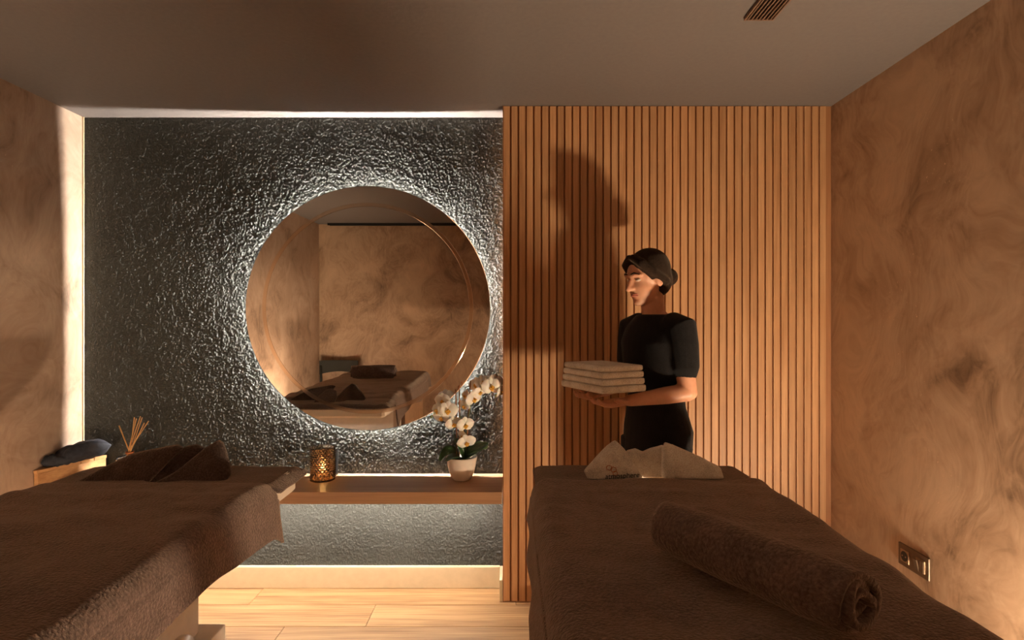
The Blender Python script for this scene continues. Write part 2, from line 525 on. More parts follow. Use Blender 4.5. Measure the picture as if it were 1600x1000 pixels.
def rrect(x0, x1, y0, y1, r, n=96, rights=None):
    """rounded rectangle loop, n points, starting on +x side mid"""
    pts = []
    for cx, cy, a0 in ((x1 - r, y1 - r, 0), (x0 + r, y1 - r, 90), (x0 + r, y0 + r, 180), (x1 - r, y0 + r, 270)):
        for k in range(9):
            a = math.radians(a0 + 90 * k / 8); pts.append((cx + r * math.cos(a), cy + r * math.sin(a)))
    pts.append(pts[0])
    L = [0]
    for a, b in zip(pts, pts[1:]): L.append(L[-1] + math.dist(a, b))
    out = []
    for i in range(n):
        t = L[-1] * i / n
        k = max(j for j in range(len(L) - 1) if L[j] <= t + 1e-9)
        u = (t - L[k]) / max(1e-9, L[k + 1] - L[k])
        out.append((pts[k][0] + (pts[k + 1][0] - pts[k][0]) * u, pts[k][1] + (pts[k + 1][1] - pts[k][1]) * u))
    return out

def massage_table(xc, hw, yh, label, mirror_side):
    """xc centre, hw half width, yh = far end of the head section"""
    root = empty('massage_table', (xc, 1.2, 0))
    tag(root, label, 'massage table')
    def P(o): return adopt(o, root)
    yf = yh - 1.92
    ym = yh - .30                                # joint between body and head sections
    y_hole = yh - .15
    outer = rrect(xc - hw, xc + hw, ym + .006, yh, .035, 96)
    # loop starts at +x side; ellipse points by angle towards each outer point
    inner = []
    for (px, py) in outer:
        a = math.atan2((py - y_hole) / .15, (px - xc) / hw)
        inner.append((xc + .10 * math.cos(a), y_hole + .085 * math.sin(a)))
    v, f = holed_slab(outer, inner, ZT - .085, ZT, .012)
    hd = pyd('head_section', v, f, M['cream'], None, False); P(hd)
    P(box('body_section', xc - hw, xc + hw, yf, ym, ZT - .085, ZT, M['cream'], None, .014, 3))
    P(box('bed_frame', xc - hw + .05, xc + hw - .05, yf + .06, ym - .02, ZT - .125, ZT - .086, M['white'], None, .003))
    P(box('head_bracket', xc - .05, xc + .05, ym - .25, ym + .06, ZT - .112, ZT - .0865, M['black'], None, .003))
    yp = yh - .57
    if not mirror_side:  # unseen base, slimmed so the floor strip light passes under the table
        for yy in (yf + .42, yp - .25):
            P(box('unseen_column', xc - .07, xc + .07, yy - .05, yy + .05, .041, ZT - .126, M['white'], None, .006))
        P(box('foot_plate', xc - .22, xc + .22, yf + .25, yp - .05, 0, .04, M['white'], None, .008))
        P(box('lever', xc + hw - .16, xc + hw - .02, yp + .02, yp + .045, ZT - .112, ZT - .0965, M['black'], None, .003))
        return root
    # pedestal under the head half, white column on a wider plinth
    P(box('pedestal_column', xc - .32, xc + .32, yp - .30, yp, .50, ZT - .126, M['white'], None, .004))
    P(box('pedestal_plinth', xc - .36, xc + .37, yp - .32, yp + .05, .0, .4995, M['white'], None, .005))
    # arched bulge on each face of the column
    def arch(name, cx, cy, nx, ny, w_):
        v, f = [], []
        tx, ty = -ny, nx
        prof = [(math.cos(PI * k / 24), math.sin(PI * k / 24)) for k in range(25)]
        for d, s in ((0, 1.0), (.012, 1.0), (.018, .94)):
            for (a, b) in prof:
                v.append((cx + tx * a * w_ * s + nx * d, cy + ty * a * w_ * s + ny * d, .50 + .045 * b * s))
        for r in range(2):
            for k in range(24):
                f.append((r * 25 + k, r * 25 + k + 1, (r + 1) * 25 + k + 1, (r + 1) * 25 + k))
        f.append(tuple(range(50, 75)))
        return P(pyd(name, v, f, M['white'], None, True))
    arch('arched_cover', xc + .3202, yp - .11, 1, 0, .06)
    arch('arched_cover', xc, yp + .0002, 0, 1, .10)
    # wooden cabinet below the foot half
    cab = box('cabinet', xc - .34, xc + .34, yf + .08, yp - .36, 0.0, ZT - .126, M['shelf'], None, .003)
    P(cab)
    kn, kf = lathe([(0, .028), (.022, .028), (.03, .02), (.03, 0), (0, 0)], 24)
    kv = [(xc + .3405 + p[2], yf + .16 + p[0], .64 + p[1]) for p in kn]
    kb = pyd('knob', kv, kf, M['white'], None, True)
    kb.parent = cab; kb.location = -cab.location - root.location + Vector((0, 0, 0))
    kb.location = -(cab.location + root.location)
    # black support lever under the mattress edge
    P(box('lever', xc + hw - .16, xc + hw + .035, yp + .02, yp + .045, ZT - .112, ZT - .0965, M['black'], None, .003))
    return root

XC_L, HW_L, YH_L = -1.185, .385, 2.165
XC_R, HW_R, YH_R = .465, .375, 2.175
massage_table(XC_L, HW_L, YH_L, 'massage table by the left wall with brown towels and white pedestal', 1)
massage_table(XC_R, HW_R, YH_R, 'massage table before the slat wall with brown towels and cream upholstery', 0)

# ------------------------------------------------------------------ terry sheets on the tables
def drape(name, xc, hw, y0, y1, z, hang_l, hang_r, mat, label, seed, wr=1.0, lip=.01, skew=0.0, curl=None):
    """sheet laid across the bed: flat top, rounded edges, sides hanging"""
    r = .05; th = .009
    def length(h): return h
    nv = 190; nu_top = 90; nh = 26; na = 12
    us = []
    for k in range(nh): us.append(('L', 1 - k / nh))
    for k in range(na): us.append(('la', 1 - k / na))
    for k in range(nu_top + 1): us.append(('t', k / nu_top))
    for k in range(1, na + 1): us.append(('ra', k / na))
    for k in range(1, nh + 1): us.append(('R', k / nh))
    nu = len(us)
    ys = np.linspace(y0, y1, nv)
    V = np.zeros((nu, nv, 3))
    hl = np.array([hang_l(y) for y in ys]); hr = np.array([hang_r(y) for y in ys])
    wv1 = vnoise(ys * 5.5, ys * 0 + seed, seed) ; wv2 = vnoise(ys * 5 + 9, ys * 0 + seed, seed + 1)
    w_ = hw + .012
    for i, (k, t) in enumerate(us):
        if k == 't':
            x = np.full(nv, -w_ + r + t * (2 * w_ - 2 * r)); zz = np.zeros(nv)
        elif k in ('la', 'ra'):
            a = t * PI / 2; x = (w_ - r + r * math.sin(a)) * np.ones(nv); zz = np.full(nv, -r + r * math.cos(a))
            if k == 'la': x = -x
        else:
            hh = hl if k == 'L' else hr; wv = wv1 if k == 'L' else wv2
            x = (w_ + .004 + t ** 1.5 * (.014 + .014 * wv)) * np.ones(nv); zz = -r - t * np.maximum(hh - r, .004)
            if k == 'L': x = -x
        V[i, :, 0] = x; V[i, :, 1] = ys; V[i, :, 2] = zz
    X, Y = V[:, :, 0], V[:, :, 1]
    # soft wrinkles, stronger near the far edge
    near = np.clip((Y - (y1 - .75)) / .75, 0, 1)
    wr_ = (vnoise(X * 5 + 3, Y * 9 + X * 2, seed + 3) * .0085 + vnoise(X * 3.2, Y * 22 + X * 3, seed + 4) * .0042 * near + vnoise(X * 12, Y * 14, seed + 5) * .0016)
    top = (V[:, :, 2] > -r * 1.01)
    V[:, :, 2] += np.where(top, np.maximum(wr_ * wr, -.006), wr_ * .3) + .007
    # far hem: rolls over and down a little
    e = np.clip((Y - (y1 - .035)) / .035, 0, 1)
    V[:, :, 2] += -lip * e ** 2
    if curl is not None:
        V[:, :, 2] += curl(V[:, :, 0], V[:, :, 1])
    V[:, :, 0] += xc + skew * (Y - y0)
    V[:, :, 2] += z
    me = bpy.data.meshes.new(name); me.from_pydata(V.reshape(-1, 3).tolist(), [], grid_faces(nu, nv)); me.update()
    o = link(name, me, mat, None, True)
    s = o.modifiers.new('s', 'SOLIDIFY'); s.thickness = th; s.offset = 1.0
    baked(o)
    if label: tag(o, label, 'towel')
    return o

drape('towel_sheet', XC_L, HW_L, .30, 1.925, ZT + .004, lambda y: .10 + .02 * math.sin(y * 4), lambda y: .152 + .02 * math.sin(y * 6.1 + 2.2) + .022 * (y > 1.86) * (y - 1.86) / .06,
      M['brown'], 'brown terry sheet draped over the left massage table with a hanging side', 11, 1.25)
drape('towel_sheet', XC_R - .003, HW_R, .30, 1.935, ZT + .004, lambda y: .13 + .015 * math.sin(y * 5), lambda y: .12, M['brown'],
      'brown terry sheet over the right massage table under the rolled towel', 29, 1.1)

def head_cover(xc, hw, y0, y1, label, seed, tip):
    """towel over the head section, open at the face hole"""
    yh = y1 - .015
    outer = rrect(xc - hw - .010, xc + hw + .030, y0, y1 + .016, .05, 128)
    inner = []
    yhole = y1 - .165
    for (px, py) in outer:
        a = math.atan2((py - yhole) / .15, (px - xc) / hw)
        inner.append((xc + .092 * math.cos(a), yhole + .077 * math.sin(a)))
    n = len(outer); K = 26; th = .012
    v, f = [], []
    for k in range(K + 1):
        t = k / K
        for i in range(n):
            ox, oy = outer[i]; ix, iy = inner[i]
            x = ix + (ox - ix) * t; y = iy + (oy - iy) * t
            dx = max(0, abs(x - xc) - (hw - .022)); dy = max(0, y - (y1 - .030))
            drop = (dx / .05) ** 1.6 * .028 + (dy / .046) ** 1.6 * .022
            z = ZT + .004 - drop + .0025 * float(vnoise(np.array([x * 14.0]), np.array([y * 14.0]), seed)[0])
            d = math.hypot(x - (xc + hw + .03), y - (y1 + .01))
            if tip: z += .012 * math.exp(-(d / .03) ** 2); x += .02 * math.exp(-(d / .03) ** 2)
            v.append((x, y, max(z, ZT - .05)))
    for k in range(K):
        for i in range(n):
            j = (i + 1) % n
            f.append((k * n + i, k * n + j, (k + 1) * n + j, (k + 1) * n + i))
    o = pyd('head_towel', v, f, M['brown_d'], None, True)
    s = o.modifiers.new('s', 'SOLIDIFY'); s.thickness = th; s.offset = 1.0
    baked(o)
    me = o.data
    tag(o, label, 'towel')
head_cover(XC_L, HW_L, 1.905, YH_L + .012, 'dark brown towel covering the head end of the left massage table', 3, True)
head_cover(XC_R, HW_R, 1.915, YH_R + .012, 'dark brown towel covering the head end of the right massage table', 5, False)

# ------------------------------------------------------------------ rolled towels
def rolled_towel(name, a, b, r, label, seed, mat):
    a, b = Vector(a), Vector(b)
    ax = (b - a); Lh = ax.length; ax.normalize()
    up = Vector((0, 0, 1)); sd = ax.cross(up).normalized()
    turns = 2.9; nt_, nl = 150, 46
    V = np.zeros((nt_, nl, 3))
    for i in range(nt_):
        t = i / (nt_ - 1)
        ang = -PI * .5 + .5 - (1 - t) * turns * 2 * PI
        rad = .010 + (r - .006 - .010) * t ** .92
        for j in range(nl):
            s = j / (nl - 1)
            k = float(vnoise(np.array([t * 9.0]), np.array([s * 5.0 + seed]), seed)[0])
            rr = rad * (1 + .05 * k * t) + .0025 * math.sin(ang * 3 + seed)
            tele = .010 * math.sin(t * 9 + seed) + .012 * (1 - t)
            pos = -tele + s * (Lh + 2 * tele)
            fall = 1 - .12 * (abs(2 * s - 1) ** 6) * t
            cx, cz = rr * math.cos(ang) * 1.05 * fall, rr * math.sin(ang) * .96 * fall
            V[i, j] = a + ax * pos + sd * cx + up * (cz)
    o = pyd(name, V.reshape(-1, 3), grid_faces(nt_, nl), mat, None, True)
    s = o.modifiers.new('s', 'SOLIDIFY'); s.thickness = .0125; s.offset = 0
    baked(o)
    me = o.data
    co = np.zeros(len(me.vertices) * 3); me.vertices.foreach_get('co', co); co = co.reshape(-1, 3)
    return tag(o, label, 'towel')
RT = .064
rolled_towel('rolled_towel', (.575, .955, ZT + .024 + RT), (.355, 1.31, ZT + .024 + RT), RT, 'rolled brown towel lying slantwise on the right massage table', 2, M['brown'])
rolled_towel('rolled_towel', (-1.33, 1.00, ZT + .024 + RT), (-.99, .93, ZT + .024 + RT), RT, 'rolled brown towel on the left massage table, seen in the mirror', 8, M['brown'])

# ------------------------------------------------------------------ folded collar towels round the face holes
def pad(poly, y, lean, th, mat, name, parent, base_z, sub=2):
    """poly in (x,z); padded flap standing up, leaning back"""
    n = len(poly)
    cx = sum(p[0] for p in poly) / n; cz = sum(p[1] for p in poly) / n
    v, f = [], []
    def P(p, s, d):
        x = cx + (p[0] - cx) * s; z = cz + (p[1] - cz) * s
        return (x, y + (z - base_z) * lean + d, z)
    for s, d in ((.90, -th / 2), (1.0, -th * .2), (1.0, th * .2), (.90, th / 2)):
        for p in poly: v.append(P(p, s, d))
    for r in range(3):
        for i in range(n):
            j = (i + 1) % n; f.append((r * n + i, r * n + j, (r + 1) * n + j, (r + 1) * n + i))
    for r, rev in ((0, False), (3, True)):
        c = len(v)
        v.append(P((cx, cz), 1, -th * .62 if r == 0 else th * .62))
        for i in range(n):
            j = (i + 1) % n
            f.append((c, r * n + j, r * n + i) if not rev else (c, r * n + i, r * n + j))
    o = pyd(name, v, f, mat, None, True)
    m = o.modifiers.new('s', 'SUBSURF'); m.levels = 3; m.render_levels = 3; 
    baked(o)
    me = o.data
    if len(me.vertices):
        co = np.zeros(len(me.vertices) * 3); me.vertices.foreach_get('co', co); co = co.reshape(-1, 3)
        co[:, 1] += vnoise(co[:, 0] * 30, co[:, 2] * 30, 5) * .004
        me.vertices.foreach_set('co', co.ravel()); me.update()
    return adopt(o, parent)

def dense(poly, k=4):
    out = []
    n = len(poly)
    for i in range(n):
        a, b = poly[i], poly[(i + 1) % n]
        for t in range(k): out.append((a[0] + (b[0] - a[0]) * t / k, a[1] + (b[1] - a[1]) * t / k))
    return out

def px_poly(pts, Y):
    return [(p.x, p.z) for p in (at(x, y, Y) for x, y in pts)]

def collar(name, Y, left, mid, right, mat, label):
    zb = ZT + .004
    root = empty(name, (at(left[0][0], 0, Y).x * .5 + at(right[0][0], 0, Y).x * .5, Y + .03, zb))
    tag(root, label, 'towel')
    pad(dense(px_poly(mid, Y + .05)), Y + .085, .55, .034, mat, 'back_fold', root, zb)
    pad(dense(px_poly(left, Y)), Y, .55, .036, mat, 'flap', root, zb)
    pad(dense(px_poly(right, Y)), Y + .004, .55, .036, mat, 'flap', root, zb)
    return root
wt = collar('face_towel', 1.985,
       [(912, 737), (918, 749), (1006, 749), (990, 722), (980, 706), (967, 694), (952, 702)],
       [(972, 749), (975, 722), (986, 711), (1000, 708), (1012, 713), (1028, 707), (1048, 703), (1052, 749)],
       [(1034, 749), (1037, 728), (1040, 707), (1047, 697), (1062, 702), (1096, 716), (1129, 732), (1132, 749)],
       M['white_t'], 'cream towel folded like a collar on the right massage table')
collar('face_towel', 1.975,
       [(112, 757), (150, 735), (196, 712), (262, 700), (274, 704), (258, 722), (232, 757)],
       [(215, 757), (245, 724), (268, 706), (285, 702), (299, 708), (296, 730), (280, 757)],
       [(236, 757), (272, 738), (304, 708), (324, 694), (335, 699), (352, 728), (358, 744), (350, 757)],
       M['brown_d'], 'dark brown towel folded like a collar on the left massage table')

def embroidery():
    zb = ZT + .004; Y = 1.985
    org = M.setdefault('orange_thread', plain('orange_thread', srgb(190, 104, 52), .7))
    blk = M.setdefault('black_thread', plain('black_thread', srgb(30, 26, 26), .7))
    def fr(x, y):
        p = at(x, y, Y)
        return Vector((p.x, Y + (p.z - zb) * .55 - .0255, p.z))
    for (hx, hy, rr) in ((951.5, 730.5, 4.6), (958.2, 732.8, 4.6), (960.2, 738.0, 3.9)):
        pts = [fr(hx + rr * math.cos(math.radians(60 * k + 18)), hy + rr * .8 * math.sin(math.radians(60 * k + 18))) for k in range(7)]
        v, f = [], []
        for a, b in zip(pts, pts[1:]):
            tv, tf = tube_data([a, b], [.0011, .0011], 6)
            o_ = len(v); v += tv; f += [tuple(i + o_ for i in q) for q in tf]
        ob = pyd('logo_hexagon', v, f, org, None, True); adopt(ob, wt)
    cu = bpy.data.curves.new('lettering', 'FONT'); cu.body = 'atmosphere'; cu.size = .0245; cu.extrude = .0008; cu.shear = .15
    tmp = bpy.data.objects.new('lettering', cu); COL.objects.link(tmp)
    dg = bpy.context.evaluated_depsgraph_get(); dg.update()
    me = bpy.data.meshes.new_from_object(tmp.evaluated_get(dg))
    bpy.data.objects.remove(tmp)
    p = fr(944, 745.5)
    rot = Matrix.Translation(p) @ Matrix.Rotation(-math.atan(.55), 4, 'X') @ Matrix.Rotation(PI / 2, 4, 'X') @ Matrix.Rotation(math.radians(3), 4, 'Z')
    me.transform(rot)
    o = link('lettering', me, blk, None); adopt(o, wt)
embroidery()

# ------------------------------------------------------------------ glass candle holder
def put(o, loc): o.location = loc; return o
def candle():
    s = at(498.5, 755, 2.767)
    root = empty('candle_holder', (s.x, 2.767 + .054, Z_SHELF))
    tag(root, 'amber studded glass tumbler with a lit tealight on the shelf', 'candle holder')
    R = .0575; Hh = .162
    am = glass_mat('amber_glass', (.97, .80, .60), .06, 1.4)
    nz = 92; seg = 176
    prof = [(R * .0, 0.0), (R * .9, 0.0)] + [(R, .004 + (Hh - .006) * k / nz) for k in range(nz + 1)] + [(R - .0022, Hh), (R - .0045, Hh - .002), (R - .0045, .012), (0, .010)]
    def stud(r, z, a, j):
        if 2 <= j <= nz + 2:
            row = z / .0105
            sh = (int(row) % 2) * .5
            return r + .0024 * max(0, math.sin(PI * (row % 1))) * (.5 + .5 * math.cos((a * 22 / (2 * PI) + sh) * 2 * PI)) * 1.5
        return r
    v, f = lathe(prof, seg, stud)
    o = pyd('glass', v, f, am, root, True)
    v, f = lathe([(0, .0115), (.021, .0115), (.021, .024), (.019, .026), (0, .026)], 32)
    c = pyd('tealight', v, f, plain('wax', srgb(240, 222, 190), .5), root, True)
    v, f = lathe([(0, .028), (.004, .031), (.0062, .037), (.005, .045), (.0025, .052), (0, .058)], 16)
    fl = pyd('flame', v, f, emit('flame', (1.0, .62, .24), 500.0), root, True)
    fl['label'] = 'bright yellow flame'
candle()
def dark_box():
    root = empty('lantern_box', (at(512.5, 0, 2.9).x, 2.907, Z_SHELF))
    tag(root, 'small black square lantern box behind the amber candle glass', 'lantern')
    blk = M['black']
    x0, x1, y0, y1, z = -.030, .042, -.024, .024, .135
    box('frame_panel', x1 - .006, x1, y0, y1, 0, z, blk, root, .001)
    box('frame_panel', x0, x0 + .006, y0, y1, 0, z, blk, root, .001)
    box('frame_base', x0 + .0061, x1 - .0061, y0, y1, 0, .008, blk, root, .001)
    box('frame_top', x0 + .0061, x1 - .0061, y0, y1, z - .008, z, blk, root, .001)
    box('inner_glass', x0 + .008, x1 - .008, y0 + .01, y1 - .01, .0085, z - .0085, plain('dark_amber', srgb(70, 40, 20), .15), root, .002)
dark_box()

# ------------------------------------------------------------------ orchid
def orchid():
    Y = 2.833; base = at(721.5, 749, Y)
    root = empty('potted_orchid', (base.x, Y, Z_SHELF))
    tag(root, 'white orchid in a glossy white bowl pot on the shelf end', 'potted plant')
    def L(x, y, d=0.0):
        p = at(x, y, Y + d); return Vector((p.x - base.x, d, p.z - Z_SHELF))
    ceramic = plain('white_ceramic', srgb(238, 226, 212), .12, coat=.6)
    v, f = lathe([(0, 0), (.040, 0), (.046, .004), (.060, .035), (.070, .070), (.0755, .104), (.0765, .112), (.074, .114), (.070, .108), (.064, .085), (0, .083)], 48)
    pyd('pot', v, f, ceramic, root, True)
    v, f = lathe([(0, .098), (.03, .099), (.066, .092), (.066, .086), (0, .086)], 32, lambda r, z, a, j: r * (1 + .04 * math.sin(a * 7)))
    pyd('moss', v, f, plain('moss', srgb(96, 84, 50), .9, bump=(90, 1, .01), var=.4), root, True)
    leafm = plain('orchid_leaf', srgb(48, 74, 40), .28, var=.2)
    def leaf(pts, w_, nrm):
        pts = [Vector(p) for p in pts]
        K = 14
        def bez(t):
            a, b, c = pts; return a * (1 - t) ** 2 + b * 2 * t * (1 - t) + c * t * t
        v, f = [], []
        for k in range(K + 1):
            t = k / K; p = bez(t); tg = (bez(min(1, t + .02)) - bez(max(0, t - .02))).normalized()
            sd = tg.cross(Vector(nrm)).normalized(); up = sd.cross(tg)
            ww = w_ * (math.sin(PI * (t ** .75) * .97 + .03) ** .7) + .003
            for s in (-1, -.5, 0, .5, 1):
                v.append(p + sd * ww * s + up * (abs(s) ** 1.5 * ww * .45))
        for k in range(K):
            for j in range(4): f.append((k * 5 + j, k * 5 + j + 1, (k + 1) * 5 + j + 1, (k + 1) * 5 + j))
        o = pyd('leaf', v, f, leafm, root, True)
        s = o.modifiers.new('s', 'SOLIDIFY'); s.thickness = .0035; baked(o)
    up = (0, -.5, 1)
    leaf([L(716, 716), L(700, 690), L(687, 720, -.02)], .020, (0, -.8, .6))
    leaf([L(722, 716), L(744, 702, -.03), L(763, 693, -.05)], .024, (-.3, -.7, .7))
    leaf([L(722, 716), L(752, 688, .02), L(762, 700, .03)], .022, (-.3, -.8, .6))
    leaf([L(727, 718), L(722, 705, -.03), L(713, 685, -.03)], .015, (.7, -.7, .3))
    leaf([L(722, 717, -.01), L(710, 710, -.05), L(697, 720, -.085)], .020, (0, -.3, 1))
    leaf([L(724, 716, .01), L(733, 698, .02), L(735, 684, .04)], .018, (-.2, -.9, .3))
    stick = plain('bamboo_stick', srgb(164, 104, 60), .6)
    for a, b in (((714, 714), (712, 609)), ((718, 715), (718, 602)), ((728, 712), (735, 595))):
        tube('stick', [L(*a), L(*b, .01)], [.0032, .0030], stick, root, 8)
    green = plain('orchid_stem', srgb(84, 96, 50), .5)
    def stem(pts, r=.0032):
        tube('stem', [L(*p) for p in pts], [r * (1 - .4 * i / len(pts)) for i in range(len(pts))], green, root, 8)
    stem([(716, 714), (711, 690), (708, 665), (704, 645), (695, 636), (684, 637), (676, 646)])
    stem([(726, 714), (728, 690), (730, 665), (733, 645), (738, 625), (747, 608), (760, 598), (775, 602), (783, 615)])
    pet = plain('orchid_petal', srgb(252, 246, 236), .5)
    _p = pet.node_tree.nodes['Principled BSDF']; _p.inputs['Subsurface Weight'].default_value = .25; _p.inputs['Subsurface Radius'].default_value = (.01, .008, .006)
    lipm = plain('orchid_lip', srgb(222, 170, 66), .5, var=.2)
    def petal_geo(v, f, ang, ln, wd, cup):
        K, S = 7, 4; o_ = len(v)
        for k in range(K + 1):
            t = k / K
            ww = wd * (math.sin(PI * min(1, t * .96 + .04) ** .85)) ** .6
            for s in range(-S, S + 1):
                q = s / S
                x = q * ww; y = .002 + t * ln
                z = cup * math.sin(t * PI * .6) - .35 * q * q * ww - .006 * t * t
                v.append((x * math.cos(ang) + y * math.sin(ang), -x * math.sin(ang) + y * math.cos(ang), z))
        n = 2 * S + 1
        for k in range(K):
            for j in range(n - 1):
                f.append((o_ + k * n + j, o_ + k * n + j + 1, o_ + (k + 1) * n + j + 1, o_ + (k + 1) * n + j))
    v, f = [], []
    for a, ln, wd in ((0, .029, .0125), (2.25, .028, .012), (-2.25, .028, .012)): petal_geo(v, f, a, ln, wd, .003)
    for a, ln, wd in ((1.35, .033, .0205), (-1.35, .033, .0205)):
        k0 = len(v); petal_geo(v, f, a, ln, wd, .006)
        for q in range(k0, len(v)): v[q] = (v[q][0], v[q][1], v[q][2] + .003)
    fme = bpy.data.meshes.new('flower'); fme.from_pydata(v, [], f); fme.materials.append(pet)
    fme.polygons.foreach_set('use_smooth', [True] * len(fme.polygons))
    lv, lf = [], []
    for a, ln, wd in ((PI, .013, .006), (PI - 1.0, .009, .004), (PI + 1.0, .009, .004)): petal_geo(lv, lf, a, ln, wd, .008)
    lv = [(x, y, z + .004) for x, y, z in lv]
    tv, tf = lathe([(0, .016), (.003, .014), (.0042, .009), (.003, .003), (0, .001)], 10)
    o_ = len(lv); lv += [(x, y + .001, z) for x, y, z in tv]; lf += [tuple(i + o_ for i in q) for q in tf]
    lme = bpy.data.meshes.new('lip'); lme.from_pydata(lv, [], lf); lme.materials.append(lipm)
    lme.polygons.foreach_set('use_smooth', [True] * len(lme.polygons))
    FL = [(692, 626, -25, 10, 1.0, .02), (684, 641, -50, 5, 1.0, -.005), (700, 641, 5, 0, 1.12, -.02), (709, 662, 10, 20, .95, -.01), (690, 652, -20, 25, 1.0, .01),
          (727, 664, 25, 10, 1.0, -.02), (729, 691, 5, 25, 1.05, -.03), (726, 634, -40, 20, .9, .03), (740, 623, 35, 15, 1.05, -.01), (728, 619, -55, -5, .8, .03),
          (744, 601, -30, -5, .95, .02), (754, 597, 10, -10, .9, .01), (768, 604, 15, 0, 1.15, -.02), (775, 596, 35, -10, 1.0, .015), (782, 612, 60, 15, .85, 0), (750, 612, 25, 30, .9, .0), (723, 681, -40, 10, .7, 0)]
    for (x, y, yaw, pitch, sc, d) in FL:
        o = bpy.data.objects.new('flower', fme); COL.objects.link(o); o.parent = root
        o.location = L(x, y, d - .012); o.scale = (sc * 1.34,) * 3
        o.rotation_euler = (math.radians(90 + pitch), random.uniform(-.3, .3), math.radians(yaw))
        l = bpy.data.objects.new('lip', lme); COL.objects.link(l); l.parent = o
        l['label'] = 'yellow flower lip'
    budm = plain('orchid_bud', srgb(120, 130, 56), .5)
    for (x, y, r) in ((674, 651, .007), (719, 652, .0065), (775, 618, .0065), (781, 623, .005), (781, 627, .0045)):
        p = L(x, y, -.01)
        tube('bud', [p + Vector((0, 0, r * .8)), p, p - Vector((0, 0, r * .9))], [r * .45, r * .95, r * .4], budm, root, 8)
orchid()

# ------------------------------------------------------------------ reed diffuser, wooden corner box, dark pouch
def diffuser():
    Y = 2.80; p = at(203, 700, Y)
    root = empty('reed_diffuser', (p.x, Y, Z_SHELF))
    tag(root, 'glass reed diffuser with thin wooden sticks near the left wall', 'diffuser')
    gl = glass_mat('clear_glass', (.93, .90, .86), .02, 1.40)
    hz = at(200, 707, Y).z - Z_SHELF
    v, f = lathe([(0, 0), (.052, 0), (.057, .006), (.057, hz - .026), (.052, hz - .018), (.020, hz - .012), (.0165, hz - .006), (.0165, hz + .004), (.013, hz + .004), (.013, hz - .008),
                  (.018, hz - .016), (.049, hz - .022), (.0535, hz - .030), (.0535, .008), (0, .008)], 40)
    pyd('bottle', v, f, gl, root, True)
    v, f = lathe([(0, .0085), (.053, .0085), (.053, .045), (0, .045)], 32)
    pyd('oil', v, f, glass_mat('amber_oil', (.85, .62, .36), .02, 1.33), root, True)
    v, f = lathe([(.0168, hz - .006), (.0185, hz - .006), (.0185, hz + .005), (.0168, hz + .005), (.0168, hz - .006)], 24)
    pyd('collar', v, f, plain('copper', srgb(176, 108, 66), .3, .8), root, True)
    wd = plain('reed', srgb(222, 172, 112), .7, var=.15)
    tops = [(186, 665), (210, 652), (213, 654), (219.5, 650.5), (222, 652.5), (225.5, 661), (232, 658)]
    for i, (x, y) in enumerate(tops):
        q = at(x, y, Y + .012 * math.sin(i * 2.1))
        top = Vector((q.x - p.x, .012 * math.sin(i * 2.1), q.z - Z_SHELF))
        neck = Vector((.006 * math.sin(i * 1.7) - .004, .005 * math.cos(i * 1.7), hz))
        d = (neck - top); bot = neck + d * ((hz - .012) / -d.z if d.z else 0) * .9
        bot.x = max(-.045, min(.045, bot.x))
        tube('reed', [top, neck, Vector((bot.x, bot.y, .012))], [.0024 if i else .0030] * 3, wd, root, 7, False)
diffuser()

def corner_box():
    zt = at(170, 711, Y_WALL - .02).z
    A = Vector((X_L + .022, 2.63)); B = Vector((-2.06, Y_WALL - .018)); C = Vector((X_L + .004, Y_WALL - .018)); D = Vector((X_L + .004, 2.63))
    root = empty('wooden_crate', (-2.14, 2.82, Z_SHELF))
    tag(root, 'small pale wooden box in the corner of shelf and left wall', 'box')
    wm = wood('pine', srgb(176, 124, 76), srgb(220, 172, 118), 'Y', 1.0, .5)
    def prism(name, pts, z0, z1):
        bm = bmesh.new()
        lo = [bm.verts.new((p[0], p[1], z0)) for p in pts]; hi = [bm.verts.new((p[0], p[1], z1)) for p in pts]
        n = len(pts)
        bm.faces.new(lo[::-1]); bm.faces.new(hi)
        for i in range(n): bm.faces.new((lo[i], lo[(i + 1) % n], hi[(i + 1) % n], hi[i]))
        bmesh.ops.recalc_face_normals(bm, faces=bm.faces)
        bmesh.ops.bevel(bm, geom=list(bm.edges), offset=.0015, segments=1, affect='EDGES')
        return adopt(bm_obj(name, bm, wm), root)
    prism('body', [A + Vector((.0, .004)), B - Vector((.004, .0)), C, D + Vector((0, .004))], Z_SHELF, zt - .0155)
    # lid of three planks
    def lerp(a, b, t): return a + (b - a) * t
    for t0, t1 in ((0, .60), (.608, .80), (.808, 1.0)):
        prism('lid_plank', [lerp(A, B, t0), lerp(A, B, t1), lerp(D, C, t1), lerp(D, C, t0)], zt - .015, zt)
    return zt
zt_box = corner_box()

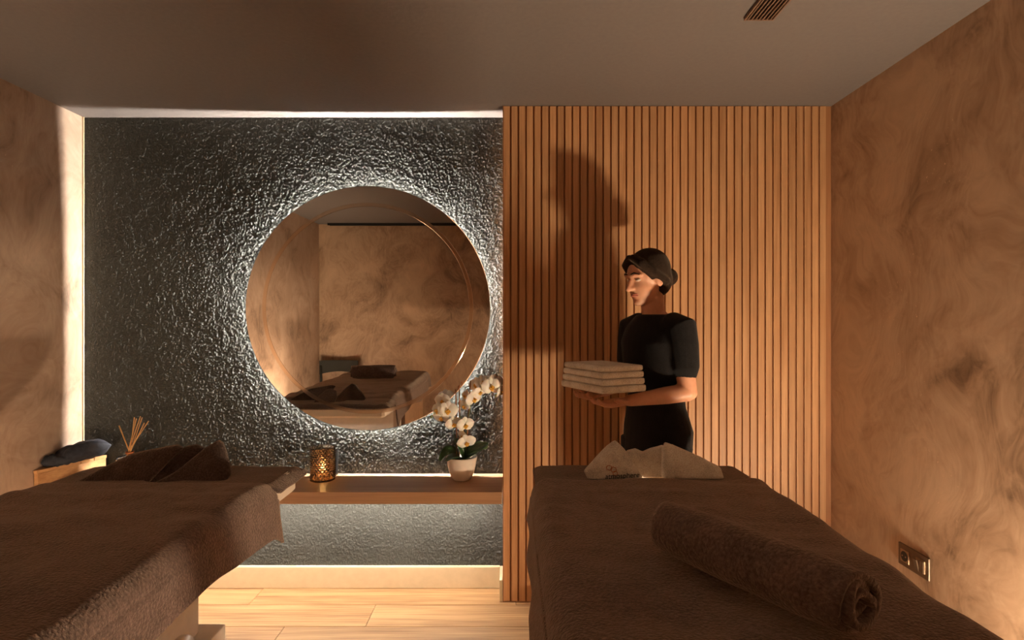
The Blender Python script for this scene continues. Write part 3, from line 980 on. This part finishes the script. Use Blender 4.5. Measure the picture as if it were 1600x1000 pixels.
def pouch():
    root_z = zt_box
    cm = plain('navy_cloth', srgb(44, 46, 54), .8, bump=(60, .5, .006), var=.25)
    cen = at(118, 712, 2.80)
    root = empty('cushion', (cen.x, 2.80, root_z)); tag(root, 'small dark navy cushion lying on the corner box', 'cushion')
    def pillow(name, cx, cy, cz, lx, ly, h, rz, tx, ty, seed):
        n = 34; v = []
        rows = []
        for side in (1, -1):
            for i in range(n):
                for j in range(n):
                    a, b = -1 + 2 * i / (n - 1), -1 + 2 * j / (n - 1)
                    e = max(0, (1 - a ** 4) * (1 - b ** 4)) ** .55
                    pinch = 1 - .10 * (1 - abs(a)) * abs(b) ** 3 - 0
                    x = a * lx * (1 - .10 * (b * b) * (1 - a * a) ) ; y = b * ly * pinch
                    z = side * h * e
                    z += .006 * e * float(vnoise(np.array([a * 3.0 + seed]), np.array([b * 5.0 + a * 2]), seed)[0]) + .004 * math.sin(a * 9 + b * 6 + seed) * e * (1 - e * .5)
                    v.append((x, y, z))
        f = grid_faces(n, n) + [tuple(q + n * n for q in r[::-1]) for r in grid_faces(n, n)]
        mt = Matrix.Translation((cx, cy, cz)) @ Matrix.Rotation(rz, 4, 'Z') @ Matrix.Rotation(ty, 4, 'Y') @ Matrix.Rotation(tx, 4, 'X')
        v = [mt @ Vector(p) for p in v]
        o = pyd(name, v, f, cm, root, True)
        bm = bmesh.new(); bm.from_mesh(o.data); bmesh.ops.remove_doubles(bm, verts=bm.verts, dist=.0004); bm.to_mesh(o.data); bm.free()
        o.data.polygons.foreach_set('use_smooth', [True] * len(o.data.polygons))
    pillow('cushion_body', .016, .02, .046, .098, .078, .042, math.radians(62), math.radians(-10), math.radians(-4), 3)
    pillow('folded_corner', -.030, -.075, .026, .060, .045, .023, math.radians(40), 0, 0, 7)
pouch()

# ------------------------------------------------------------------ power outlet and ceiling vents
def outlet():
    x = X_R; y0, y1, z0, z1 = 2.127, 2.295, .398, .483
    cy, cz = (y0 + y1) / 2, (z0 + z1) / 2
    root = empty('power_outlet', (x, cy, cz)); tag(root, 'bronze double socket and switch plate low on the right wall', 'outlet')
    br = plain('bronze_plastic', srgb(104, 84, 66), .35, .3); dk = M['black']; rim = plain('bronze_rim', srgb(160, 132, 104), .3, .5)
    box('plate', -.009, -.0003, y0 - cy, y1 - cy, z0 - cz, z1 - cz, br, root, .003, 2)
    # socket: square rim and round well
    so = box('socket', -.0125, -.0091, .0425 - .024, .0425 + .024, -.024, .024, rim, root, .001)
    v, f = lathe([(0, 0), (.019, 0), (.0195, .0012), (0, .0012)], 32)
    pyd('socket_well', [(-.0126 - p[2], p[0] + .0425, p[1]) for p in v], f, dk, so)
    for s in (-1, 1):
        v, f = lathe([(0, 0), (.0026, 0), (.0026, .0016), (0, .0016)], 12)
        pyd('contact_hole', [(-.0138 - p[2], p[0] + .0425 + s * .0095, p[1]) for p in v], f, rim, so)
    # double rocker switch, far half tipped
    box('rocker_frame', -.0115, -.0091, -.0425 - .024, -.0425 + .024, -.024, .024, rim, root, .001)
    bm = box_bm(-.0165, -.0116, -.0425 - .0225, -.0425 - .0008, -.0222, .0222, .001, 1); bm_obj('rocker', bm, br, root)
    bm = box_bm(-.005, .0, -.0425 + .0008, -.0425 + .0225, -.0222, .0222, .001, 1)
    bmesh.ops.rotate(bm, verts=bm.verts, cent=(0, 0, -.022), matrix=Matrix.Rotation(math.radians(-13), 3, 'Y'))
    bmesh.ops.translate(bm, verts=bm.verts, vec=(-.0117, 0, 0))
    bm_obj('rocker', bm, br, root)
outlet()

def vent():
    a = at(1162, 28, 1.97); x0 = a.x; x1 = at(1208, 28, 1.97).x
    root = empty('ceiling_vent', ((x0 + x1) / 2, 1.60, H)); tag(root, 'slotted bronze air vent in the ceiling above the right table', 'vent')
    hw = (x1 - x0) / 2; L = .37
    z1 = -.0005
    box('duct', -hw + .006, hw - .006, -L + .006, L - .006, -.004, z1, M['dark'], root)
    for s in (-1, 1):
        box('frame', s * hw - (.006 if s > 0 else 0), s * hw + (0 if s > 0 else .006), -L, L, -.012, z1, M['vent'], root, .0015)
        box('frame', -hw + .006, hw - .006, s * L - (.006 if s > 0 else 0), s * L + (0 if s > 0 else .006), -.012, z1, M['vent'], root, .0015)
    bm = box_bm(-.0022, .0022, -L + .0062, L - .0062, -.011, -.0042)
    bmesh.ops.recalc_face_normals(bm, faces=bm.faces)
    me = bpy.data.meshes.new('slat'); bm.to_mesh(me); bm.free(); me.materials.append(M['vent'])
    n = 7
    for k in range(n):
        o = bpy.data.objects.new('slat', me); COL.objects.link(o); o.parent = root
        o.location = (-hw + .006 + (2 * hw - .012) * (k + .5) / n, 0, 0)
    r2 = empty('slot_vent', (-.6, Y_REAR + .06, H)); tag(r2, 'long black slot vent along the ceiling edge, seen in the mirror', 'vent')
    box('slot', -1.45, 1.3, -.03, .03, -.022, -.0005, M['dark'], r2)
    box('slot_frame', -1.46, 1.31, .031, .040, -.026, -.0005, M['black'], r2)
vent()

# ------------------------------------------------------------------ chair in the rear corner (shown by the mirror)
def chair():
    root = empty('chair', (-1.93, -.42, 0)); tag(root, 'dark curved-back chair in the rear left corner, seen in the mirror', 'chair')
    dk = plain('chair_dark', srgb(46, 44, 38), .85)
    box('seat', -.21, .21, -.20, .22, .43, .462, dk, root, .010, 3)
    for sx in (-1, 1):
        tube('leg', [(sx * .19, .20, .0), (sx * .175, .18, .43)], [.013, .016], dk, root, 10, False)
        tube('leg', [(sx * .20, -.21, .0), (sx * .185, -.17, .43), (sx * .20, -.20, .80)], [.013, .016, .013], dk, root, 10, False)
    v, f = [], []
    K = 20
    for k in range(K + 1):
        t = -1 + 2 * k / K
        x = .215 * t; y = -.205 - .055 * (1 - t * t)
        ht = .155 - .03 * (1 - t * t)
        for yy, zz in ((0, .86), (-.016, .86), (-.016, .86 - ht), (0, .86 - ht)): v.append((x, y + yy + .008, zz))
    for k in range(K):
        for j in range(4): f.append((k * 4 + j, k * 4 + (j + 1) % 4, (k + 1) * 4 + (j + 1) % 4, (k + 1) * 4 + j))
    f.append((3, 2, 1, 0)); f.append(tuple(K * 4 + j for j in range(4)))
    pyd('backrest', v, f, dk, root)
chair()

# ------------------------------------------------------------------ person behind the right table
def merged(parts):
    V, Fc = [], []
    for v, f in parts:
        o_ = len(V); V += [tuple(p) for p in v]; Fc += [tuple(i + o_ for i in q) for q in f]
    return V, Fc
def ell(c, r, rot=None, seg=20):
    v, f = lathe([(max(.001, math.sin(PI * k / 14)), -math.cos(PI * k / 14)) for k in range(15)], seg)
    f.append(tuple(i * 15 for i in range(seg))[::-1]); f.append(tuple(i * 15 + 14 for i in range(seg)))
    out = []
    for p in v:
        q = Vector((p[0] * r[0], p[1] * r[1], p[2] * r[2]))
        if rot is not None: q = rot @ q
        out.append(Vector(c) + q)
    return out, f
def remeshed(name, parts, mat, parent, vox, smooth=6):
    v, f = merged(parts)
    o = pyd(name, v, f, mat, None, True)
    bm = bmesh.new(); bm.from_mesh(o.data); bmesh.ops.recalc_face_normals(bm, faces=bm.faces); bm.to_mesh(o.data); bm.free()
    m = o.modifiers.new('r', 'REMESH'); m.mode = 'VOXEL'; m.voxel_size = vox
    s = o.modifiers.new('s', 'SMOOTH'); s.factor = .5; s.iterations = smooth
    baked(o)
    o.data.polygons.foreach_set('use_smooth', [True] * len(o.data.polygons))
    if parent is not None: adopt(o, parent)
    return o

def person():
    root = empty('person', (.62, 2.47, 0))
    tag(root, 'person in black clothes carrying a pale folded towel behind the right table', 'person')
    skin = plain('skin', srgb(206, 150, 118), .5, bump=(60, .05, .002))
    skin.node_tree.nodes['Principled BSDF'].inputs['Subsurface Weight'].default_value = .1
    cloth = terry('black_tunic', srgb(30, 28, 28), .1, 300, .001, (1, 1, 1))
    trs = terry('black_trousers', srgb(26, 25, 26), .1, 300, .001, (1, 1, 1))
    hairm = terry('brown_hair', srgb(46, 34, 26), .15, 200, .003, (1, .8, .6))
    # facing: towards the left of the picture, turned a little to the camera
    fw = Vector((-.90, -.44, 0)).normalized(); lf = Vector((-fw.y, fw.x, 0)) * 1.0   # lf: the person's left
    lf = Vector((0, 0, 1)).cross(fw)
    C0 = Vector((.62, 2.475, 0))
    def B(f_, l_, z): return C0 + fw * f_ + lf * l_ + Vector((0, 0, z))
    rotb = Matrix((( fw.x, lf.x, 0), (fw.y, lf.y, 0), (0, 0, 1)))
    P = []
    # torso, narrower at the waist
    def tor(z, f_, a, b): return (z, f_, a, b)
    def loft(sections, seg=28):
        v, f = [], []
        for (z, f_, a, b) in sections:
            for k in range(seg):
                t = 2 * PI * k / seg
                v.append(B(f_ + a * math.cos(t), b * math.sin(t), z))
        n = len(sections)
        for i in range(n - 1):
            for k in range(seg):
                f.append((i * seg + k, i * seg + (k + 1) % seg, (i + 1) * seg + (k + 1) % seg, (i + 1) * seg + k))
        f.append(tuple(range(seg))[::-1]); f.append(tuple(range((n - 1) * seg, n * seg)))
        return v, f
    TS = [(.76, .0, .06, .10), (.82, -.005, .10, .155), (.90, -.01, .105, .165), (1.0, .0, .088, .135), (1.08, .005, .085, .128), (1.18, .012, .10, .145), (1.27, .012, .098, .160), (1.335, .005, .074, .152), (1.375, .0, .052, .098), (1.395, .0, .04, .06)]
    P.append(loft(TS))
    P.append(tube_data([B(0, 0, 1.35), B(.012, 0, 1.40), B(.022, 0, 1.46)], [.058, .050, .052], 16))
    # legs
    def leg(s, f_):
        return tube_data([B(0, s * .085, .86), B(.02 + f_ * .3, s * .088, .66), B(.015 + f_ * .6, s * .088, .47), B(-.01 + f_, s * .09, .28), B(-.015 + f_, s * .09, .08)], [.086, .074, .056, .054, .038], 18)
    def foot(s, f_):
        return tube_data([B(-.045 + f_, s * .09, .038), B(.05 + f_, s * .095, .036), B(.14 + f_, s * .10, .026)], [.036, .038, .024], 14)
    P += [leg(1, .04), leg(-1, -.05), foot(1, .04), foot(-1, -.05)]
    # arms: both forearms held forward, level
    sh = {1: B(.0, .155, 1.325), -1: B(.0, -.155, 1.325)}
    el = {1: B(-.01, .185, 1.075), -1: B(.02, -.175, 1.085)}
    wr = {1: B(.225, .105, 1.045), -1: B(.24, -.075, 1.060)}
    for s in (1, -1):
        mid = (sh[s] + el[s]) / 2 + fw * .006
        P.append(tube_data([sh[s], mid, el[s]], [.050, .043, .036], 16))
        m2 = el[s] + (wr[s] - el[s]) * .35
        P.append(tube_data([el[s], m2, wr[s]], [.037, .036, .023], 16))
    # hands: palm up under the towel, fingers curled
    for s in (1, -1):
        d = (wr[s] - el[s]).normalized(); sd = Vector((0, 0, 1)).cross(d).normalized(); up = Vector((0, 0, 1))
        palm = wr[s] + d * .05
        P.append(tube_data([wr[s], wr[s] + d * .035, wr[s] + d * .078], [.024, .034, .036], 16, True, (up, .5)))
        for k, (o_, ln) in enumerate(((-.030, .068), (-.010, .078), (.010, .074), (.029, .058))):
            b0 = wr[s] + d * .08 + sd * o_
            P.append(tube_data([b0 - d * .012, b0 + d * ln * .40 + up * .002, b0 + d * ln * .75 + up * .012, b0 + d * ln * .92 + up * .026], [.0098, .0092, .0084, .0074], 10))
        th0 = wr[s] + d * .022 - sd * s * -.022
        tdir = sd * (s * 1)  # thumb on the outer side
        P.append(tube_data([th0, wr[s] + d * .045 + tdir * .045 + up * .008, wr[s] + d * .072 + tdir * .056 + up * .020], [.0135, .0112, .0088], 10))
    # head
    hc = B(.048, 0, 1.540)
    tilt = rotb.to_4x4() @ Matrix.Rotation(math.radians(10), 4, 'Y')
    T3 = tilt.to_3x3()
    def Hd(f_, l_, u): return hc + T3 @ Vector((f_, l_, u))
    P.append(ell(Hd(-.008, 0, .025), (.092, .074, .090), T3))
    P.append(ell(Hd(.022, 0, -.035), (.064, .058, .078), T3))
    P.append(ell(Hd(.058, 0, -.088), (.024, .028, .020), T3))
    P.append(tube_data([Hd(.080, 0, .012), Hd(.096, 0, -.012), Hd(.104, 0, -.028)], [.008, .011, .0135], 12))
    P.append(ell(Hd(.092, .011, -.031), (.010, .009, .008), T3)); P.append(ell(Hd(.092, -.011, -.031), (.010, .009, .008), T3))
    P.append(tube_data([Hd(.070, .050, .022), Hd(.083, .026, .028), Hd(.083, 0, .022), Hd(.083, -.026, .028), Hd(.070, -.050, .022)], [.006, .008, .008, .008, .006], 10))
    for s in (1, -1):
        P.append(ell(Hd(-.005, s * .074, -.008), (.020, .008, .031), T3))
    body = remeshed('body', P, skin, root, .0052, 5)
    # face details
    lipm = plain('lips', srgb(190, 116, 96), .4)
    for u, r in ((-.0545, .0030), (-.0610, .0038)):
        tube('lip', [Hd(.077, .021, u + .0), Hd(.087, .008, u + .001), Hd(.088, 0, u), Hd(.087, -.008, u + .001), Hd(.077, -.021, u)], [.003, r, r * .9, r, .003], lipm, None, 10)
        adopt(bpy.data.objects[-1] if False else COL.objects[-1], root)
    eyem = plain('eye_white', srgb(188, 172, 158), .8); irm = plain('iris', srgb(36, 26, 20), .6); brm = hairm
    for s in (1, -1):
        v, f = ell(Hd(.068, s * .029, .004), (.0115, .0125, .0070), T3); e = pyd('eye', v, f, eyem, None, True); adopt(e, root)
        v, f = ell(Hd(.0765, s * .030, .003), (.006, .0075, .0062), T3); i_ = pyd('iris', v, f, irm, None, True); i_.parent = e; i_.location = -root.location
        tube('eyebrow', [Hd(.075, s * .048, .027), Hd(.087, s * .030, .035), Hd(.089, s * .014, .031)], [.002, .0035, .003], brm, None, 8); adopt(COL.objects[-1], root)
    # hair: cap swept back into a low knot
    HP = [ell(Hd(-.020, 0, .036), (.098, .083, .094), T3), ell(Hd(-.055, 0, -.010), (.058, .072, .075), T3)]
    for s in (1, -1):
        HP.append(tube_data([Hd(.066, s * .012, .098), Hd(.058, s * .052, .070), Hd(.022, s * .078, .028), Hd(-.035, s * .076, -.018), Hd(-.085, s * .03, -.030)], [.016, .020, .017, .018, .02], 12))
    HP.append(ell(Hd(-.118, 0, -.010), (.042, .042, .040), T3))
    remeshed('hair', HP, hairm, root, .006, 4)
    # tunic with short sleeves, trousers, shoes
    SP = [loft([(z, f_, a + .013, b + .013) for (z, f_, a, b) in [(.80, -.005, .108, .160)] + TS[2:8] + [(1.388, .0, .056, .080)]])]
    for s in (1, -1):
        q = sh[s] + (el[s] - sh[s]) * .62
        SP.append(tube_data([sh[s] - lf * s * .05 + Vector((0, 0, .012)), sh[s] + Vector((0, 0, .004)), sh[s] + (el[s] - sh[s]) * .25, q], [.062, .066, .063, .056], 18))
    remeshed('tunic', SP, cloth, root, .006, 4)
    TP = [loft([(.76, .0, .08, .12), (.80, -.005, .108, .160), (.88, -.01, .114, .172), (.93, -.005, .10, .155)])]
    for s, f_ in ((1, .04), (-1, -.05)):
        TP.append(tube_data([B(0, s * .085, .85), B(.02 + f_ * .3, s * .088, .66), B(.015 + f_ * .6, s * .088, .47), B(-.01 + f_, s * .09, .28), B(-.015 + f_, s * .09, .075)], [.098, .086, .069, .066, .060], 18, False))
    remeshed('trousers', TP, trs, root, .007, 4)
    for s, f_ in ((1, .04), (-1, -.05)):
        remeshed('shoe', [tube_data([B(-.048 + f_, s * .09, .046), B(.05 + f_, s * .095, .045), B(.145 + f_, s * .10, .033)], [.045, .046, .032], 16)], M['black'], root, .006, 3)
    # the folded towel on the forearms
    tc = (wr[1] + wr[-1]) / 2 + fw * .055
    tw = empty('folded_towel', (tc.x, tc.y, 1.098)); tag(tw, 'pale folded towel held on the forearms of the person in black', 'towel')
    R3 = rotb.to_4x4()
    for k, (a, b, z0, z1) in enumerate(((.105, .150, -.012, .016), (.102, .146, .017, .042), (.100, .143, .043, .068), (.098, .140, .069, .092))):
        bm = box_bm(-a, a, -b, b, z0, z1, .0105, 3)
        bmesh.ops.transform(bm, matrix=R3, verts=bm.verts)
        bm_obj('fold', bm, M['white_t'], tw, True)
person()
